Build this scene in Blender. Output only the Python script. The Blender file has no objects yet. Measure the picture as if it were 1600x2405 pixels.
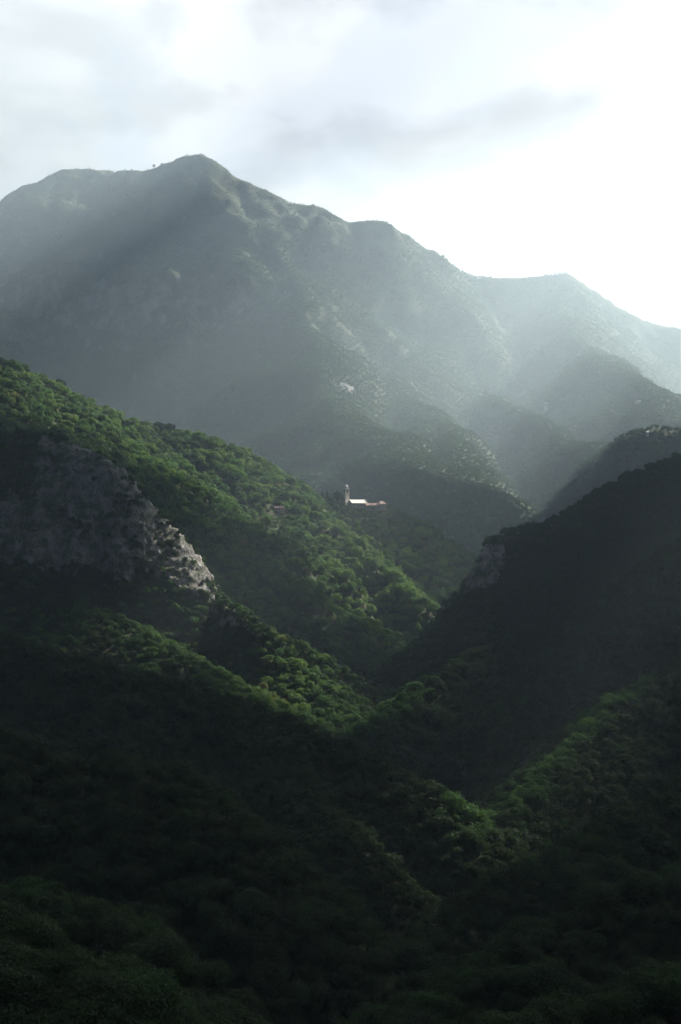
import bpy, bmesh, math, random
import numpy as np
from mathutils import Vector, Matrix

# ---------------------------------------------------------------- camera
F, CX, CY = 3340.0, 800.0, 1202.5          # focal length and centre of the picture in its own pixels
def at(px, py, D):
    """world point that stands D metres away along the view at picture position px, py"""
    return np.array([(px - CX) / F * D, D, (CY - py) / F * D])

scene = bpy.context.scene
COL = scene.collection
cam_data = bpy.data.cameras.new("camera")
cam = bpy.data.objects.new("camera", cam_data)
COL.objects.link(cam)
cam.location = (0, 0, 0)
cam.rotation_euler = (math.radians(90), 0, 0)
cam_data.sensor_fit = 'VERTICAL'
cam_data.sensor_height = 36.0
cam_data.lens = 36.0 * F / 2405.0
cam_data.clip_start = 1.0
cam_data.clip_end = 60000.0
scene.camera = cam

# ---------------------------------------------------------------- light
SUN_AZ, SUN_EL = math.radians(38.0), math.radians(33.0)
SUN = np.array([math.sin(SUN_AZ) * math.cos(SUN_EL), math.cos(SUN_AZ) * math.cos(SUN_EL), math.sin(SUN_EL)])
SKY_STRENGTH = 0.05

sd = bpy.data.lights.new("sun", 'SUN')
sd.energy = 5.0
sd.angle = math.radians(0.5)
sd.color = (1.0, 0.93, 0.80)
sun = bpy.data.objects.new("sun", sd)
COL.objects.link(sun)
sun.rotation_euler = Vector(tuple(SUN)).to_track_quat('Z', 'Y').to_euler()
sun.location = tuple(SUN * 9000)

world = bpy.data.worlds.new("World")
scene.world = world
world.use_nodes = True
wn, wl = world.node_tree.nodes, world.node_tree.links
wn.clear()
w_out = wn.new('ShaderNodeOutputWorld')
w_bg = wn.new('ShaderNodeBackground')
w_bg.inputs['Strength'].default_value = SKY_STRENGTH
sky = wn.new('ShaderNodeTexSky')
sky.sky_type = 'NISHITA'
sky.sun_disc = False
sky.sun_elevation = SUN_EL
sky.sun_rotation = SUN_AZ
sky.altitude = 600
sky.air_density = 1.0
sky.dust_density = 1.2
sky.ozone_density = 1.5

def W(kind, **kw):
    n = wn.new(kind)
    for k, v in kw.items():
        setattr(n, k, v)
    return n
def wmath(op, a, b=None, clamp=False):
    n = wn.new('ShaderNodeMath'); n.operation = op; n.use_clamp = clamp
    for i, v in enumerate((a, b)):
        if v is None: continue
        if isinstance(v, (int, float)): n.inputs[i].default_value = v
        else: wl.new(v, n.inputs[i])
    return n.outputs[0]
tc = W('ShaderNodeTexCoord')
dirv = tc.outputs['Generated']
# cumulus: soft billows of noise over the dome of directions
mp = W('ShaderNodeMapping'); mp.inputs['Scale'].default_value = (1.0, 1.0, 1.7)
mp.inputs['Location'].default_value = (0.35, 0.0, 0.42)
wl.new(dirv, mp.inputs['Vector'])
def wnoise(scale, detail, rough, dist=0.0, off=(0, 0, 0)):
    m2 = W('ShaderNodeVectorMath'); m2.operation = 'ADD'; m2.inputs[1].default_value = off
    wl.new(mp.outputs[0], m2.inputs[0])
    n = W('ShaderNodeTexNoise')
    n.inputs['Scale'].default_value = scale; n.inputs['Detail'].default_value = detail
    n.inputs['Roughness'].default_value = rough; n.inputs['Distortion'].default_value = dist
    wl.new(m2.outputs[0], n.inputs['Vector'])
    return n.outputs['Fac']
cover = wnoise(7.0, 8.0, 0.52, 0.35)
under = wnoise(9.5, 10.0, 0.56, 0.25, (4.1, 0.7, 8.8))
cov = W('ShaderNodeMapRange'); cov.interpolation_type = 'SMOOTHSTEP'
cov.inputs['From Min'].default_value = 0.40; cov.inputs['From Max'].default_value = 0.54
wl.new(cover, cov.inputs['Value'])
unr = W('ShaderNodeMapRange'); unr.interpolation_type = 'SMOOTHSTEP'
unr.inputs['From Min'].default_value = 0.46; unr.inputs['From Max'].default_value = 0.64
wl.new(under, unr.inputs['Value'])
# clouds scatter forwards: bright round the sun, dimmer away from it
dot = W('ShaderNodeVectorMath'); dot.operation = 'DOT_PRODUCT'; dot.inputs[1].default_value = tuple(SUN)
wl.new(dirv, dot.inputs[0])
den = wmath('POWER', wmath('SUBTRACT', 1.64, wmath('MULTIPLY', dot.outputs['Value'], 1.6)), 1.5)
phase = wmath('DIVIDE', 0.0286, den)
glow = W('ShaderNodeMapRange'); glow.interpolation_type = 'SMOOTHSTEP'
glow.inputs['From Min'].default_value = 0.1; glow.inputs['From Max'].default_value = 0.85
wl.new(dot.outputs['Value'], glow.inputs['Value'])
bright = wmath('ADD', wmath('MULTIPLY', wmath('MINIMUM', wmath('MULTIPLY', phase, 4.8), 0.40), glow.outputs[0]), 0.009)
bright = wmath('MULTIPLY', bright, wmath('SUBTRACT', 1.0, wmath('MULTIPLY', unr.outputs[0], 0.22)))
cc = W('ShaderNodeCombineColor')
# away from the sun the clouds are lit by the blue sky only
far_sun = W('ShaderNodeMapRange'); far_sun.interpolation_type = 'SMOOTHSTEP'
far_sun.inputs['From Min'].default_value = 0.62; far_sun.inputs['From Max'].default_value = 0.1
wl.new(dot.outputs['Value'], far_sun.inputs['Value'])
for i, (k, k2) in enumerate(((0.98, 0.42), (1.0, 0.80), (1.01, 1.25))):
    tint_ = wmath('ADD', k, wmath('MULTIPLY', far_sun.outputs[0], k2 - k))
    wl.new(wmath('MULTIPLY', wmath('MULTIPLY', bright, tint_), 1.0 / SKY_STRENGTH), cc.inputs[i])
mixw = W('ShaderNodeMix'); mixw.data_type = 'RGBA'
wl.new(wmath('ADD', wmath('MULTIPLY', cov.outputs[0], 0.20), 0.78), mixw.inputs['Factor'])
wl.new(sky.outputs[0], mixw.inputs['A']); wl.new(cc.outputs[0], mixw.inputs['B'])
wl.new(mixw.outputs['Result'], w_bg.inputs['Color'])
wl.new(w_bg.outputs[0], w_out.inputs['Surface'])

scene.view_settings.view_transform = 'Standard'
scene.view_settings.look = 'None'
scene.view_settings.exposure = 1.95
scene.view_settings.gamma = 1.0
scene.view_settings.use_curve_mapping = False

scene.render.engine = 'CYCLES'
cy = scene.cycles
cy.use_adaptive_sampling = False
cy.use_denoising = True
cy.denoiser = 'OPENIMAGEDENOISE'
cy.max_bounces = 3; cy.diffuse_bounces = 1; cy.glossy_bounces = 1
cy.transmission_bounces = 2; cy.volume_bounces = 0; cy.transparent_max_bounces = 4
cy.sample_clamp_indirect = 4.0

# ---------------------------------------------------------------- helpers
def link(o, parent=None):
    COL.objects.link(o)
    if parent is not None: o.parent = parent
    return o
def tag(o, label=None, cat=None, group=None, kind=None):
    if label: o['label'] = label
    if cat: o['category'] = cat
    if group: o['group'] = group
    if kind: o['kind'] = kind
    return o
def mesh_from(name, verts, faces, mats=(), smooth=False):
    me = bpy.data.meshes.new(name)
    v = np.asarray(verts, dtype=np.float32)
    if isinstance(faces, np.ndarray):
        nf, k = faces.shape
        me.vertices.add(len(v)); me.vertices.foreach_set('co', v.ravel())
        me.loops.add(nf * k); me.loops.foreach_set('vertex_index', faces.ravel().astype(np.int32))
        me.polygons.add(nf)
        me.polygons.foreach_set('loop_start', np.arange(0, nf * k, k, dtype=np.int32))
        me.update(calc_edges=True)
    else:
        me.from_pydata([tuple(map(float, p)) for p in v], [], faces)
    for m in mats: me.materials.append(m)
    if smooth: me.polygons.foreach_set('use_smooth', [True] * len(me.polygons))
    me.update()
    return me

rs = np.random.RandomState(11)
_P = np.concatenate([np.random.RandomState(5).permutation(512)] * 2)
_G = np.random.RandomState(6).uniform(0, 2 * np.pi, 512)
_GX, _GY = np.cos(_G), np.sin(_G)
def perlin(x, y):
    xi, yi = np.floor(x).astype(np.int64), np.floor(y).astype(np.int64)
    xf, yf = x - xi, y - yi
    u, v = xf ** 3 * (xf * (xf * 6 - 15) + 10), yf ** 3 * (yf * (yf * 6 - 15) + 10)
    def g(ix, iy, dx, dy):
        h = _P[_P[ix & 511] + (iy & 511)] & 511
        return _GX[h] * dx + _GY[h] * dy
    n00, n10 = g(xi, yi, xf, yf), g(xi + 1, yi, xf - 1, yf)
    n01, n11 = g(xi, yi + 1, xf, yf - 1), g(xi + 1, yi + 1, xf - 1, yf - 1)
    return 1.5 * ((n00 * (1 - u) + n10 * u) * (1 - v) + (n01 * (1 - u) + n11 * u) * v)
def fbm(x, y, octs=4, rough=0.5):
    s, a, t = 0.0, 1.0, 0.0
    for i in range(octs):
        s = s + a * perlin(x * 2 ** i + 17.3 * i, y * 2 ** i - 9.1 * i); t += a; a *= rough
    return s / t

# ---------------------------------------------------------------- node materials
class NT:
    def __init__(self, name):
        self.m = bpy.data.materials.new(name); self.m.use_nodes = True
        self.t = self.m.node_tree; self.t.nodes.clear()
        self.out = self.t.nodes.new('ShaderNodeOutputMaterial')
    def n(self, kind, **kw):
        x = self.t.nodes.new(kind)
        for k, v in kw.items(): setattr(x, k, v)
        return x
    def l(self, a, b): self.t.links.new(a, b)
    def noise(self, scale, detail=5, rough=0.55, vec=None, dist=0.0):
        x = self.n('ShaderNodeTexNoise')
        x.inputs['Scale'].default_value = scale; x.inputs['Detail'].default_value = detail
        x.inputs['Roughness'].default_value = rough; x.inputs['Distortion'].default_value = dist
        if vec is not None: self.l(vec, x.inputs['Vector'])
        return x.outputs['Fac']
    def ramp(self, fac, stops):
        x = self.n('ShaderNodeValToRGB')
        e = x.color_ramp.elements
        while len(e) < len(stops): e.new(0.5)
        for i, (p, c) in enumerate(stops):
            e[i].position = p; e[i].color = tuple(c) + (1,) if len(c) == 3 else c
        self.l(fac, x.inputs['Fac'])
        return x.outputs['Color']
    def mix(self, fac, a, b, mode='MIX'):
        x = self.n('ShaderNodeMix'); x.data_type = 'RGBA'; x.blend_type = mode
        for s, v in (('Factor', fac), ('A', a), ('B', b)):
            if isinstance(v, (int, float)): x.inputs[s].default_value = v
            elif isinstance(v, (tuple, list)): x.inputs[s].default_value = tuple(v) + (1,)
            else: self.l(v, x.inputs[s])
        return x.outputs['Result']
    def math(self, op, a, b=0.0, clamp=False):
        x = self.n('ShaderNodeMath'); x.operation = op; x.use_clamp = clamp
        for i, v in enumerate((a, b)):
            if isinstance(v, (int, float)): x.inputs[i].default_value = v
            else: self.l(v, x.inputs[i])
        return x.outputs[0]
    def rng(self, v, a, b, c=0.0, d=1.0):
        x = self.n('ShaderNodeMapRange'); x.interpolation_type = 'SMOOTHSTEP'
        for k, q in (('From Min', a), ('From Max', b), ('To Min', c), ('To Max', d)): x.inputs[k].default_value = q
        self.l(v, x.inputs['Value']); return x.outputs[0]
    def pos(self, scale=(1, 1, 1)):
        g = self.n('ShaderNodeNewGeometry')
        m = self.n('ShaderNodeMapping'); m.inputs['Scale'].default_value = scale
        self.l(g.outputs['Position'], m.inputs['Vector']); return m.outputs[0]
    def obj(self, scale=(1, 1, 1)):
        g = self.n('ShaderNodeTexCoord')
        m = self.n('ShaderNodeMapping'); m.inputs['Scale'].default_value = scale
        self.l(g.outputs['Object'], m.inputs['Vector']); return m.outputs[0]
    def bsdf(self, color, rough=0.8, spec=0.3, bump=None, dist=1.0, strength=0.6):
        b = self.n('ShaderNodeBsdfPrincipled')
        if isinstance(color, tuple): b.inputs['Base Color'].default_value = color + (1,)
        else: self.l(color, b.inputs['Base Color'])
        if isinstance(rough, float): b.inputs['Roughness'].default_value = rough
        else: self.l(rough, b.inputs['Roughness'])
        b.inputs['Specular IOR Level'].default_value = spec
        if bump is not None:
            k = self.n('ShaderNodeBump'); k.inputs['Distance'].default_value = dist; k.inputs['Strength'].default_value = strength
            self.l(bump, k.inputs['Height']); self.l(k.outputs[0], b.inputs['Normal'])
        self.l(b.outputs[0], self.out.inputs['Surface'])
        return b

def mat_ground():
    t = NT('forest_ground'); p = t.pos()
    c = t.ramp(t.noise(0.03, 6, 0.6, p), [(0.3, (0.035, 0.045, 0.02)), (0.55, (0.05, 0.06, 0.028)), (0.8, (0.085, 0.078, 0.045))])
    c = t.mix(t.rng(t.noise(0.25, 4, 0.6, p), 0.4, 0.75), c, (0.03, 0.045, 0.018))
    t.bsdf(c, 0.95, 0.1, t.noise(0.2, 6, 0.65, p), 2.5, 0.8)
    return t.m
def mat_mountain():
    t = NT('mountain_side'); p = t.pos()
    pv = t.pos((1, 1, 0.35))
    wood = t.ramp(t.noise(0.012, 6, 0.6, p), [(0.3, (0.03, 0.045, 0.022)), (0.55, (0.05, 0.065, 0.03)), (0.8, (0.09, 0.09, 0.045))])
    rock = t.ramp(t.noise(0.02, 7, 0.65, pv), [(0.3, (0.13, 0.128, 0.125)), (0.6, (0.20, 0.195, 0.19)), (0.85, (0.28, 0.27, 0.26))])
    a = t.n('ShaderNodeAttribute'); a.attribute_name = 'rock'
    m = t.math('ADD', a.outputs['Fac'], t.math('MULTIPLY', t.math('SUBTRACT', t.noise(0.02, 8, 0.7, pv), 0.5), 1.6))
    c = t.mix(t.math('MULTIPLY', t.rng(m, 0.40, 0.75), 0.75), wood, rock)
    t.bsdf(c, 0.95, 0.1, t.noise(0.03, 7, 0.65, p), 12.0, 0.8)
    return t.m
def mat_rock(name='limestone'):
    t = NT(name); p = t.pos(); pv = t.pos((1, 1, 0.45))
    c = t.ramp(t.noise(0.09, 8, 0.65, pv, 0.6), [(0.3, (0.10, 0.098, 0.10)), (0.5, (0.19, 0.185, 0.185)), (0.75, (0.34, 0.325, 0.315))])
    warm = t.rng(t.noise(0.04, 4, 0.5, p), 0.52, 0.68)
    c = t.mix(t.math('MULTIPLY', warm, 0.2), c, (0.24, 0.19, 0.13))
    v = t.n('ShaderNodeTexVoronoi'); v.feature = 'DISTANCE_TO_EDGE'; v.inputs['Scale'].default_value = 0.16
    t.l(pv, v.inputs['Vector'])
    crack = t.rng(v.outputs['Distance'], 0.0, 0.07, 0.45, 1.0)
    c = t.mix(1.0, c, t.ramp(crack, [(0.0, (0.3, 0.3, 0.3)), (1.0, (1, 1, 1))]), 'MULTIPLY')
    moss = t.rng(t.noise(0.10, 8, 0.72, p), 0.46, 0.56)
    c = t.mix(t.math('MULTIPLY', moss, 0.8), c, (0.045, 0.06, 0.028))
    h = t.math('ADD', t.noise(0.25, 8, 0.7, pv), t.math('MULTIPLY', crack, 0.4))
    t.bsdf(c, 0.9, 0.2, h, 2.0, 0.9)
    return t.m
def mat_leaf(name, stops, trans=0.48):
    t = NT(name)
    a = t.n('ShaderNodeAttribute'); a.attribute_type = 'INSTANCER'; a.attribute_name = 'tint'
    s = t.n('ShaderNodeAttribute'); s.attribute_name = 'leaf_tone'
    c = t.ramp(a.outputs['Fac'], stops)
    k = t.n('ShaderNodeHueSaturation'); k.inputs['Hue'].default_value = 0.5
    t.l(t.rng(s.outputs['Fac'], 0, 1, 0.72, 1.28), k.inputs['Value']); t.l(c, k.inputs['Color'])
    d = t.n('ShaderNodeBsdfDiffuse'); t.l(k.outputs[0], d.inputs['Color'])
    tr = t.n('ShaderNodeBsdfTranslucent')
    yel = t.mix(0.5, k.outputs[0], (1.25, 1.4, 0.6), 'MULTIPLY')
    t.l(yel, tr.inputs['Color'])
    mx = t.n('ShaderNodeMixShader'); mx.inputs[0].default_value = trans
    t.l(d.outputs[0], mx.inputs[1]); t.l(tr.outputs[0], mx.inputs[2])
    g = t.n('ShaderNodeBsdfGlossy'); g.inputs['Roughness'].default_value = 0.6; g.inputs['Color'].default_value = (0.8, 0.85, 0.8, 1)
    m2 = t.n('ShaderNodeMixShader'); m2.inputs[0].default_value = 0.015
    t.l(mx.outputs[0], m2.inputs[1]); t.l(g.outputs[0], m2.inputs[2])
    t.l(m2.outputs[0], t.out.inputs['Surface'])
    return t.m
def mat_plain(name, col, rough=0.85, spec=0.3, var=0.25, scale=0.6):
    t = NT(name); p = t.obj()
    n = t.noise(scale, 6, 0.65, p)
    lo = tuple(c * (1 - var) for c in col); hi = tuple(min(1, c * (1 + var)) for c in col)
    t.bsdf(t.ramp(n, [(0.3, lo), (0.7, hi)]), rough, spec, n, 0.05, 0.4)
    return t.m

GROUND, MOUNTAIN, ROCK = mat_ground(), mat_mountain(), mat_rock()
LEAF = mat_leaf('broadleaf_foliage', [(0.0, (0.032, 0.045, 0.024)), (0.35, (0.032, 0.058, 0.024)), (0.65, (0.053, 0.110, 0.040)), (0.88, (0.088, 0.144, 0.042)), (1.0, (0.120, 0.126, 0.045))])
NEEDLE = mat_leaf('conifer_foliage', [(0.0, (0.018, 0.032, 0.022)), (1.0, (0.032, 0.050, 0.028))], 0.15)
BARK = mat_plain('bark', (0.09, 0.075, 0.06), 0.95, 0.1, 0.35, 4.0)

# ---------------------------------------------------------------- terrain
# every crest is a line of (picture x, picture y, distance) read off the photograph; the land falls away on both sides
RIDGES = []
def ridge(own, pts, k_near, k_far, drop=8.0, r=14.0, cliff=None, far=False, end=None, ease=None):
    if own in (M, FH): pts = [(x, y, D + max(0.0, D - 3000.0) * 1.15) for x, y, D in pts]
    w = np.array([at(*p) for p in pts]); w[:, 2] -= drop
    RIDGES.append(dict(own=own, w=w, kn=k_near, kf=k_far, r=r, cliff=cliff, far=far, end=end, ease=ease))
M, CH, RS, LS, FG, RM, RF, VF, FH = range(9)
SKYLINE = [(-2600, 900), (-1500, 800), (-700, 640), (-250, 560), (0, 488), (61, 444), (153, 393), (179, 389), (235, 392), (255, 399), (267, 394), (337, 395), (398, 384),
    (434, 367), (459, 364), (490, 372), (556, 413), (612, 427), (653, 449), (668, 462), (765, 497), (801, 520), (888, 518), (918, 533), (969, 564), (1041, 610), (1082, 630),
    (1133, 648), (1224, 648), (1311, 644), (1337, 655), (1429, 704), (1510, 748), (1600, 762), (1900, 790), (2600, 860), (3600, 900)]
SKY_D = lambda x: 5250 + 0.12 * (x - 800) + 60 * math.sin(x / 170.0)
ridge(M, [(x, y, SKY_D(x)) for x, y in SKYLINE], 0.96, 0.7, 6, 18, far=True)
ridge(M, [(653, 465, 5230), (700, 600, 4880), (730, 740, 4480), (775, 860, 4080), (835, 915, 3900), (930, 1000, 3500), (1010, 1100, 3100)], 0.8, 0.8, 110, 90, far=True)
ridge(M, [(1041, 625, 5280), (1015, 760, 4850), (940, 872, 4350), (1000, 900, 4100), (1040, 990, 3650), (1080, 1100, 3200)], 0.8, 0.8, 110, 90, far=True)
ridge(FH, [(1311, 660, 5310), (1350, 770, 4900), (1400, 835, 4500), (1460, 868, 4250), (1520, 905, 4050), (1570, 960, 3850), (1640, 1040, 3600)], 0.75, 0.8, 8, 20, far=True)
ridge(FH, [(1080, 905, 4700), (1200, 942, 4350), (1285, 973, 4100), (1336, 1003, 3900), (1402, 1034, 3700), (1463, 1070, 3500), (1540, 1132, 3250)], 0.85, 1.0, 8, 20, far=True)
ridge(FH, [(1900, 900, 3350), (1700, 960, 3320), (1600, 990, 3300), (1540, 997, 3300), (1480, 1012, 3310)], 1.1, 1.2, 8, 18, far=True)
ridge(CH, [(-900, 560, 1650), (-400, 700, 1750), (-150, 780, 1800), (0, 838, 1850), (60, 866, 1870), (130, 905, 1900), (250, 965, 1950), (330, 995, 2000), (450, 1015, 2030), (520, 1035, 2050),
    (590, 1065, 2070), (640, 1105, 2080), (690, 1122, 2090), (730, 1152, 2090), (760, 1166, 2080), (815, 1168, 2070), (900, 1173, 2080), (960, 1222, 2110), (1000, 1255, 2140),
    (1040, 1300, 2170), (1090, 1350, 2200), (1140, 1420, 2230)], 0.68, 0.75, 11, 12)
ridge(CH, [(590, 1085, 2060), (660, 1158, 2000), (720, 1204, 1960), (800, 1262, 1910), (870, 1312, 1860), (930, 1362, 1810), (980, 1402, 1770), (1030, 1455, 1730), (1075, 1505, 1700)], 0.85, 1.0, 11, 12)
ridge(CH, [(420, 1030, 2000), (480, 1100, 1950), (530, 1170, 1900), (590, 1250, 1850)], 0.9, 0.9, 11, 14)
ridge(CH, [(60, 880, 1850), (160, 960, 1800), (260, 1030, 1760), (320, 1090, 1730)], 0.9, 0.9, 11, 14)
ridge(RS, [(-900, 880, 1420), (-400, 960, 1410), (-100, 1000, 1400), (0, 1018, 1400), (100, 1012, 1390), (130, 1022, 1380), (200, 1042, 1370), (270, 1078, 1360), (305, 1115, 1350), (335, 1165, 1340),
    (390, 1225, 1320), (440, 1275, 1300), (480, 1315, 1285), (492, 1350, 1270), (540, 1405, 1250), (590, 1455, 1230), (620, 1505, 1210), (660, 1545, 1190), (720, 1590, 1165),
    (760, 1630, 1145), (790, 1672, 1125)], 0.85, 1.3, 3, 11, cliff=(80.0, 1.75, 0.7), ease=([11.5, 14.5], [1.0, 0.5]))
ridge(RS, [(150, 1400, 1210), (250, 1432, 1190), (300, 1462, 1170), (380, 1512, 1140), (480, 1564, 1115), (600, 1622, 1095), (700, 1682, 1075)], 0.5, 0.6, 7, 16)
ridge(LS, [(-700, 1250, 930), (-300, 1380, 900), (0, 1478, 880), (150, 1530, 860), (300, 1572, 840), (450, 1604, 830), (600, 1652, 810), (700, 1692, 790), (815, 1740, 770), (872, 1758, 750),
    (918, 1792, 735), (975, 1828, 715), (1021, 1852, 700), (1050, 1884, 690), (1100, 1948, 670)], 0.72, 0.8, 8, 12)
ridge(LS, [(600, 1660, 805), (640, 1760, 740), (720, 1860, 680), (800, 1960, 620)], 0.9, 0.85, 8, 14)
ridge(FG, [(-600, 1560, 600), (-200, 1690, 560), (0, 1718, 550), (60, 1738, 545), (130, 1768, 540), (220, 1778, 530), (340, 1766, 520), (420, 1822, 510), (500, 1882, 500), (560, 1942, 490),
    (620, 2032, 480), (680, 2132, 470), (720, 2222, 460)], 0.7, 0.85, 8, 10)
ridge(FG, [(-500, 1900, 400), (-200, 2000, 380), (0, 2062, 370), (100, 2077, 365), (200, 2122, 355), (270, 2172, 345), (300, 2232, 335), (400, 2292, 325), (480, 2342, 315), (530, 2402, 305)], 0.65, 0.85, 8, 10)
ridge(FG, [(-500, 1960, 250), (-100, 2122, 230), (0, 2182, 225), (100, 2237, 220), (230, 2312, 210), (330, 2392, 205), (400, 2482, 200)], 0.55, 0.8, 8, 10)
ridge(RM, [(3400, 500, 1900), (2800, 650, 1850), (2400, 780, 1800), (2000, 900, 1700), (1800, 990, 1640), (1600, 1074, 1580), (1513, 1100, 1550), (1440, 1137, 1520), (1367, 1180, 1490), (1302, 1220, 1470),
    (1230, 1237, 1450), (1166, 1256, 1430), (1152, 1270, 1424)], 0.72, 0.85, 6, 8, end=2.2)
ridge(RM, [(1190, 1378, 1400), (1120, 1390, 1390), (1065, 1447, 1360), (1000, 1507, 1320), (940, 1557, 1280), (880, 1602, 1240), (820, 1647, 1190), (790, 1672, 1150)], 0.72, 0.85, 7, 10)
ridge(RM, [(2400, 1000, 1300), (2000, 1130, 1250), (1750, 1210, 1230), (1600, 1272, 1200), (1550, 1342, 1180), (1505, 1392, 1165), (1420, 1472, 1140), (1330, 1532, 1110), (1230, 1600, 1070), (1150, 1680, 1020)], 0.75, 0.8, 8, 14)
ridge(RM, [(1130, 1520, 1200), (998, 1602, 1130), (940, 1648, 1090), (880, 1695, 1050), (815, 1732, 1010)], 0.75, 0.8, 8, 10)
ridge(RF, [(2600, 1150, 1080), (2000, 1350, 1000), (1750, 1470, 960), (1600, 1562, 930), (1475, 1625, 890), (1440, 1670, 870), (1400, 1705, 850), (1331, 1769, 810), (1262, 1845, 760), (1217, 1885, 735),
    (1159, 1922, 710), (1113, 1950, 680)], 0.72, 0.8, 8, 12)
ridge(RF, [(2400, 1500, 700), (1900, 1660, 650), (1600, 1850, 600), (1400, 1960, 560), (1250, 2040, 530), (1100, 2150, 500), (1000, 2240, 480)], 0.7, 0.8, 8, 12)
ridge(RF, [(2400, 1740, 490), (1900, 1900, 450), (1600, 2050, 420), (1350, 2150, 400), (1150, 2260, 380), (1000, 2350, 360)], 0.65, 0.8, 8, 12)
ridge(RF, [(2400, 1980, 300), (1900, 2180, 280), (1600, 2290, 260), (1300, 2390, 240), (1100, 2480, 230)], 0.55, 0.8, 8, 12)

def height(x, y, near=True):
    """ground level and which hill it belongs to, for arrays of world x, y"""
    sc = np.clip((y - 300) / 2500.0, 0, 1) * 1.0 + 1.0
    g1 = fbm(x / 130.0, y / 130.0, 4, 0.55); g2 = fbm(x / 420.0 + 40, y / 420.0 + 9, 5, 0.55)
    far_t = np.clip((y - 2500) / 800.0, 0, 1)
    gul = g1 * (1 - far_t) + g2 * far_t
    xl = x + far_t * 150 * fbm(x / 520.0 + 60, y / 520.0, 3); yl = y + far_t * 150 * fbm(x / 520.0, y / 520.0 + 70, 3)
    xw = xl + 10 * fbm(x / 60.0 + 3, y / 60.0, 3) * (1 + 2.5 * far_t)
    yw = yl + 10 * fbm(x / 60.0 + 90, y / 60.0 + 31, 3) * (1 + 2.5 * far_t)
    # valley floor, and the slope the photographer stands on
    fl = np.interp(y, [-3000, -300, 0, 60, 300, 450, 640, 1000, 1600, 2300, 3000, 9000], [300, 60, -2, -32, -165, -225, -280, -320, -330, -280, -200, -150])
    rg = 0.55 - 1.6 * np.abs(fbm(x / 150.0 + 8, y / 150.0 + 2, 3, 0.5))      # ribs and gullies down the slopes
    best = fl + 5 * g1 + np.abs(x) * 0.02
    own = np.full(x.shape, VF)
    for R in RIDGES:
        w = R['w']
        lo, hi = w[:, :2].min(0) - 2600, w[:, :2].max(0) + 2600
        if not near and hi[1] < y.min(): continue
        bd = np.full(x.shape, 1e9); bh = np.zeros(x.shape); bs = np.zeros(x.shape); bt = np.zeros(x.shape)
        for i in range(len(w) - 1):
            a, b = w[i], w[i + 1]
            dx, dy = b[0] - a[0], b[1] - a[1]; L2 = dx * dx + dy * dy
            t = np.clip(((xw - a[0]) * dx + (yw - a[1]) * dy) / L2, 0, 1)
            qx, qy = a[0] + t * dx - xw, a[1] + t * dy - yw
            d = np.sqrt(qx * qx + qy * qy)
            h = a[2] + t * (b[2] - a[2])
            m = d - h / 0.8 < bd - bh / 0.8
            bd = np.where(m, d, bd); bh = np.where(m, h, bh); bt = np.where(m, i + t, bt)
            bs = np.where(m, qy, bs)                        # > 0: the point lies on the camera's side
        wgt = 1 / (1 + np.exp(-np.clip(bs / (0.35 * bd + 4), -6, 6) * 2))
        k = R['kn'] * wgt + R['kf'] * (1 - wgt)
        if R['ease']: k = k * np.interp(bt, R['ease'][0], R['ease'][1])
        if R['end']: k = k + (R['end'] - k) * np.clip((bt - (len(w) - 3)) / 1.6, 0, 1)       # the crest breaks off in a cliff
        fall = k * (np.sqrt(bd * bd + R['r'] ** 2) - R['r'])
        if R['cliff']:
            cd, ck, cl = R['cliff']
            n = len(w)
            fade = np.interp(bt, [0, 2, 4, 8, 13], [0.25, 0.5, 1, 1, 0])
            cf = np.where(bd < cd, ck * bd, ck * cd + cl * (bd - cd)) - 4
            fall = np.where(wgt > 0.3, fall * (1 - fade * wgt) + np.maximum(cf, 0) * fade * wgt, fall)
        kk = 1.0 if R['far'] or R['own'] == CH else 1.25
        amp = np.clip(bd / (60 + 340 * far_t), 0, 1)
        z = bh - kk * fall * (1 + (0.12 + 0.06 * far_t) * gul * amp - 0.12 * rg * amp * (1 - far_t)) + 3.0 * g1 * np.clip(bd / 40, 0, 1)
        m = z > best
        best = np.where(m, z, best); own = np.where(m, R['own'], own)
    return best, own

NX0, NX1, NY0, NY1, NS = -1020.0, 1440.0, -300.0, 2760.0, 6.0
FX0, FX1, FY0, FY1, FS = -4500.0, 4500.0, 2760.0, 10260.0, 25.0
def grid(x0, x1, y0, y1, s):
    xs = np.arange(x0, x1 + s * 0.5, s); ys = np.arange(y0, y1 + s * 0.5, s)
    X, Y = np.meshgrid(xs, ys); return xs, ys, X, Y
nxs, nys, NX, NY = grid(NX0, NX1, NY0, NY1, NS)
NZ, NOWN = height(NX, NY)
soft = (NOWN == RS).astype(float)                        # weather the rocky spur a little
for _ in range(5):
    pz = np.pad(NZ, 1, mode='edge')
    NZ = NZ * (1 - 0.7 * soft) + 0.7 * soft * (pz[1:-1, 1:-1] * 2 + pz[:-2, 1:-1] + pz[2:, 1:-1] + pz[1:-1, :-2] + pz[1:-1, 2:]) / 6.0
fxs, fys, FX, FY = grid(FX0, FX1, FY0, FY1, FS)
FZ, FOWN = height(FX, FY, False)
FZ = FZ + 6 * fbm(FX / 120, FY / 120, 4, 0.6) * np.clip((FY - FY0) / 400, 0, 1)
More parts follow.
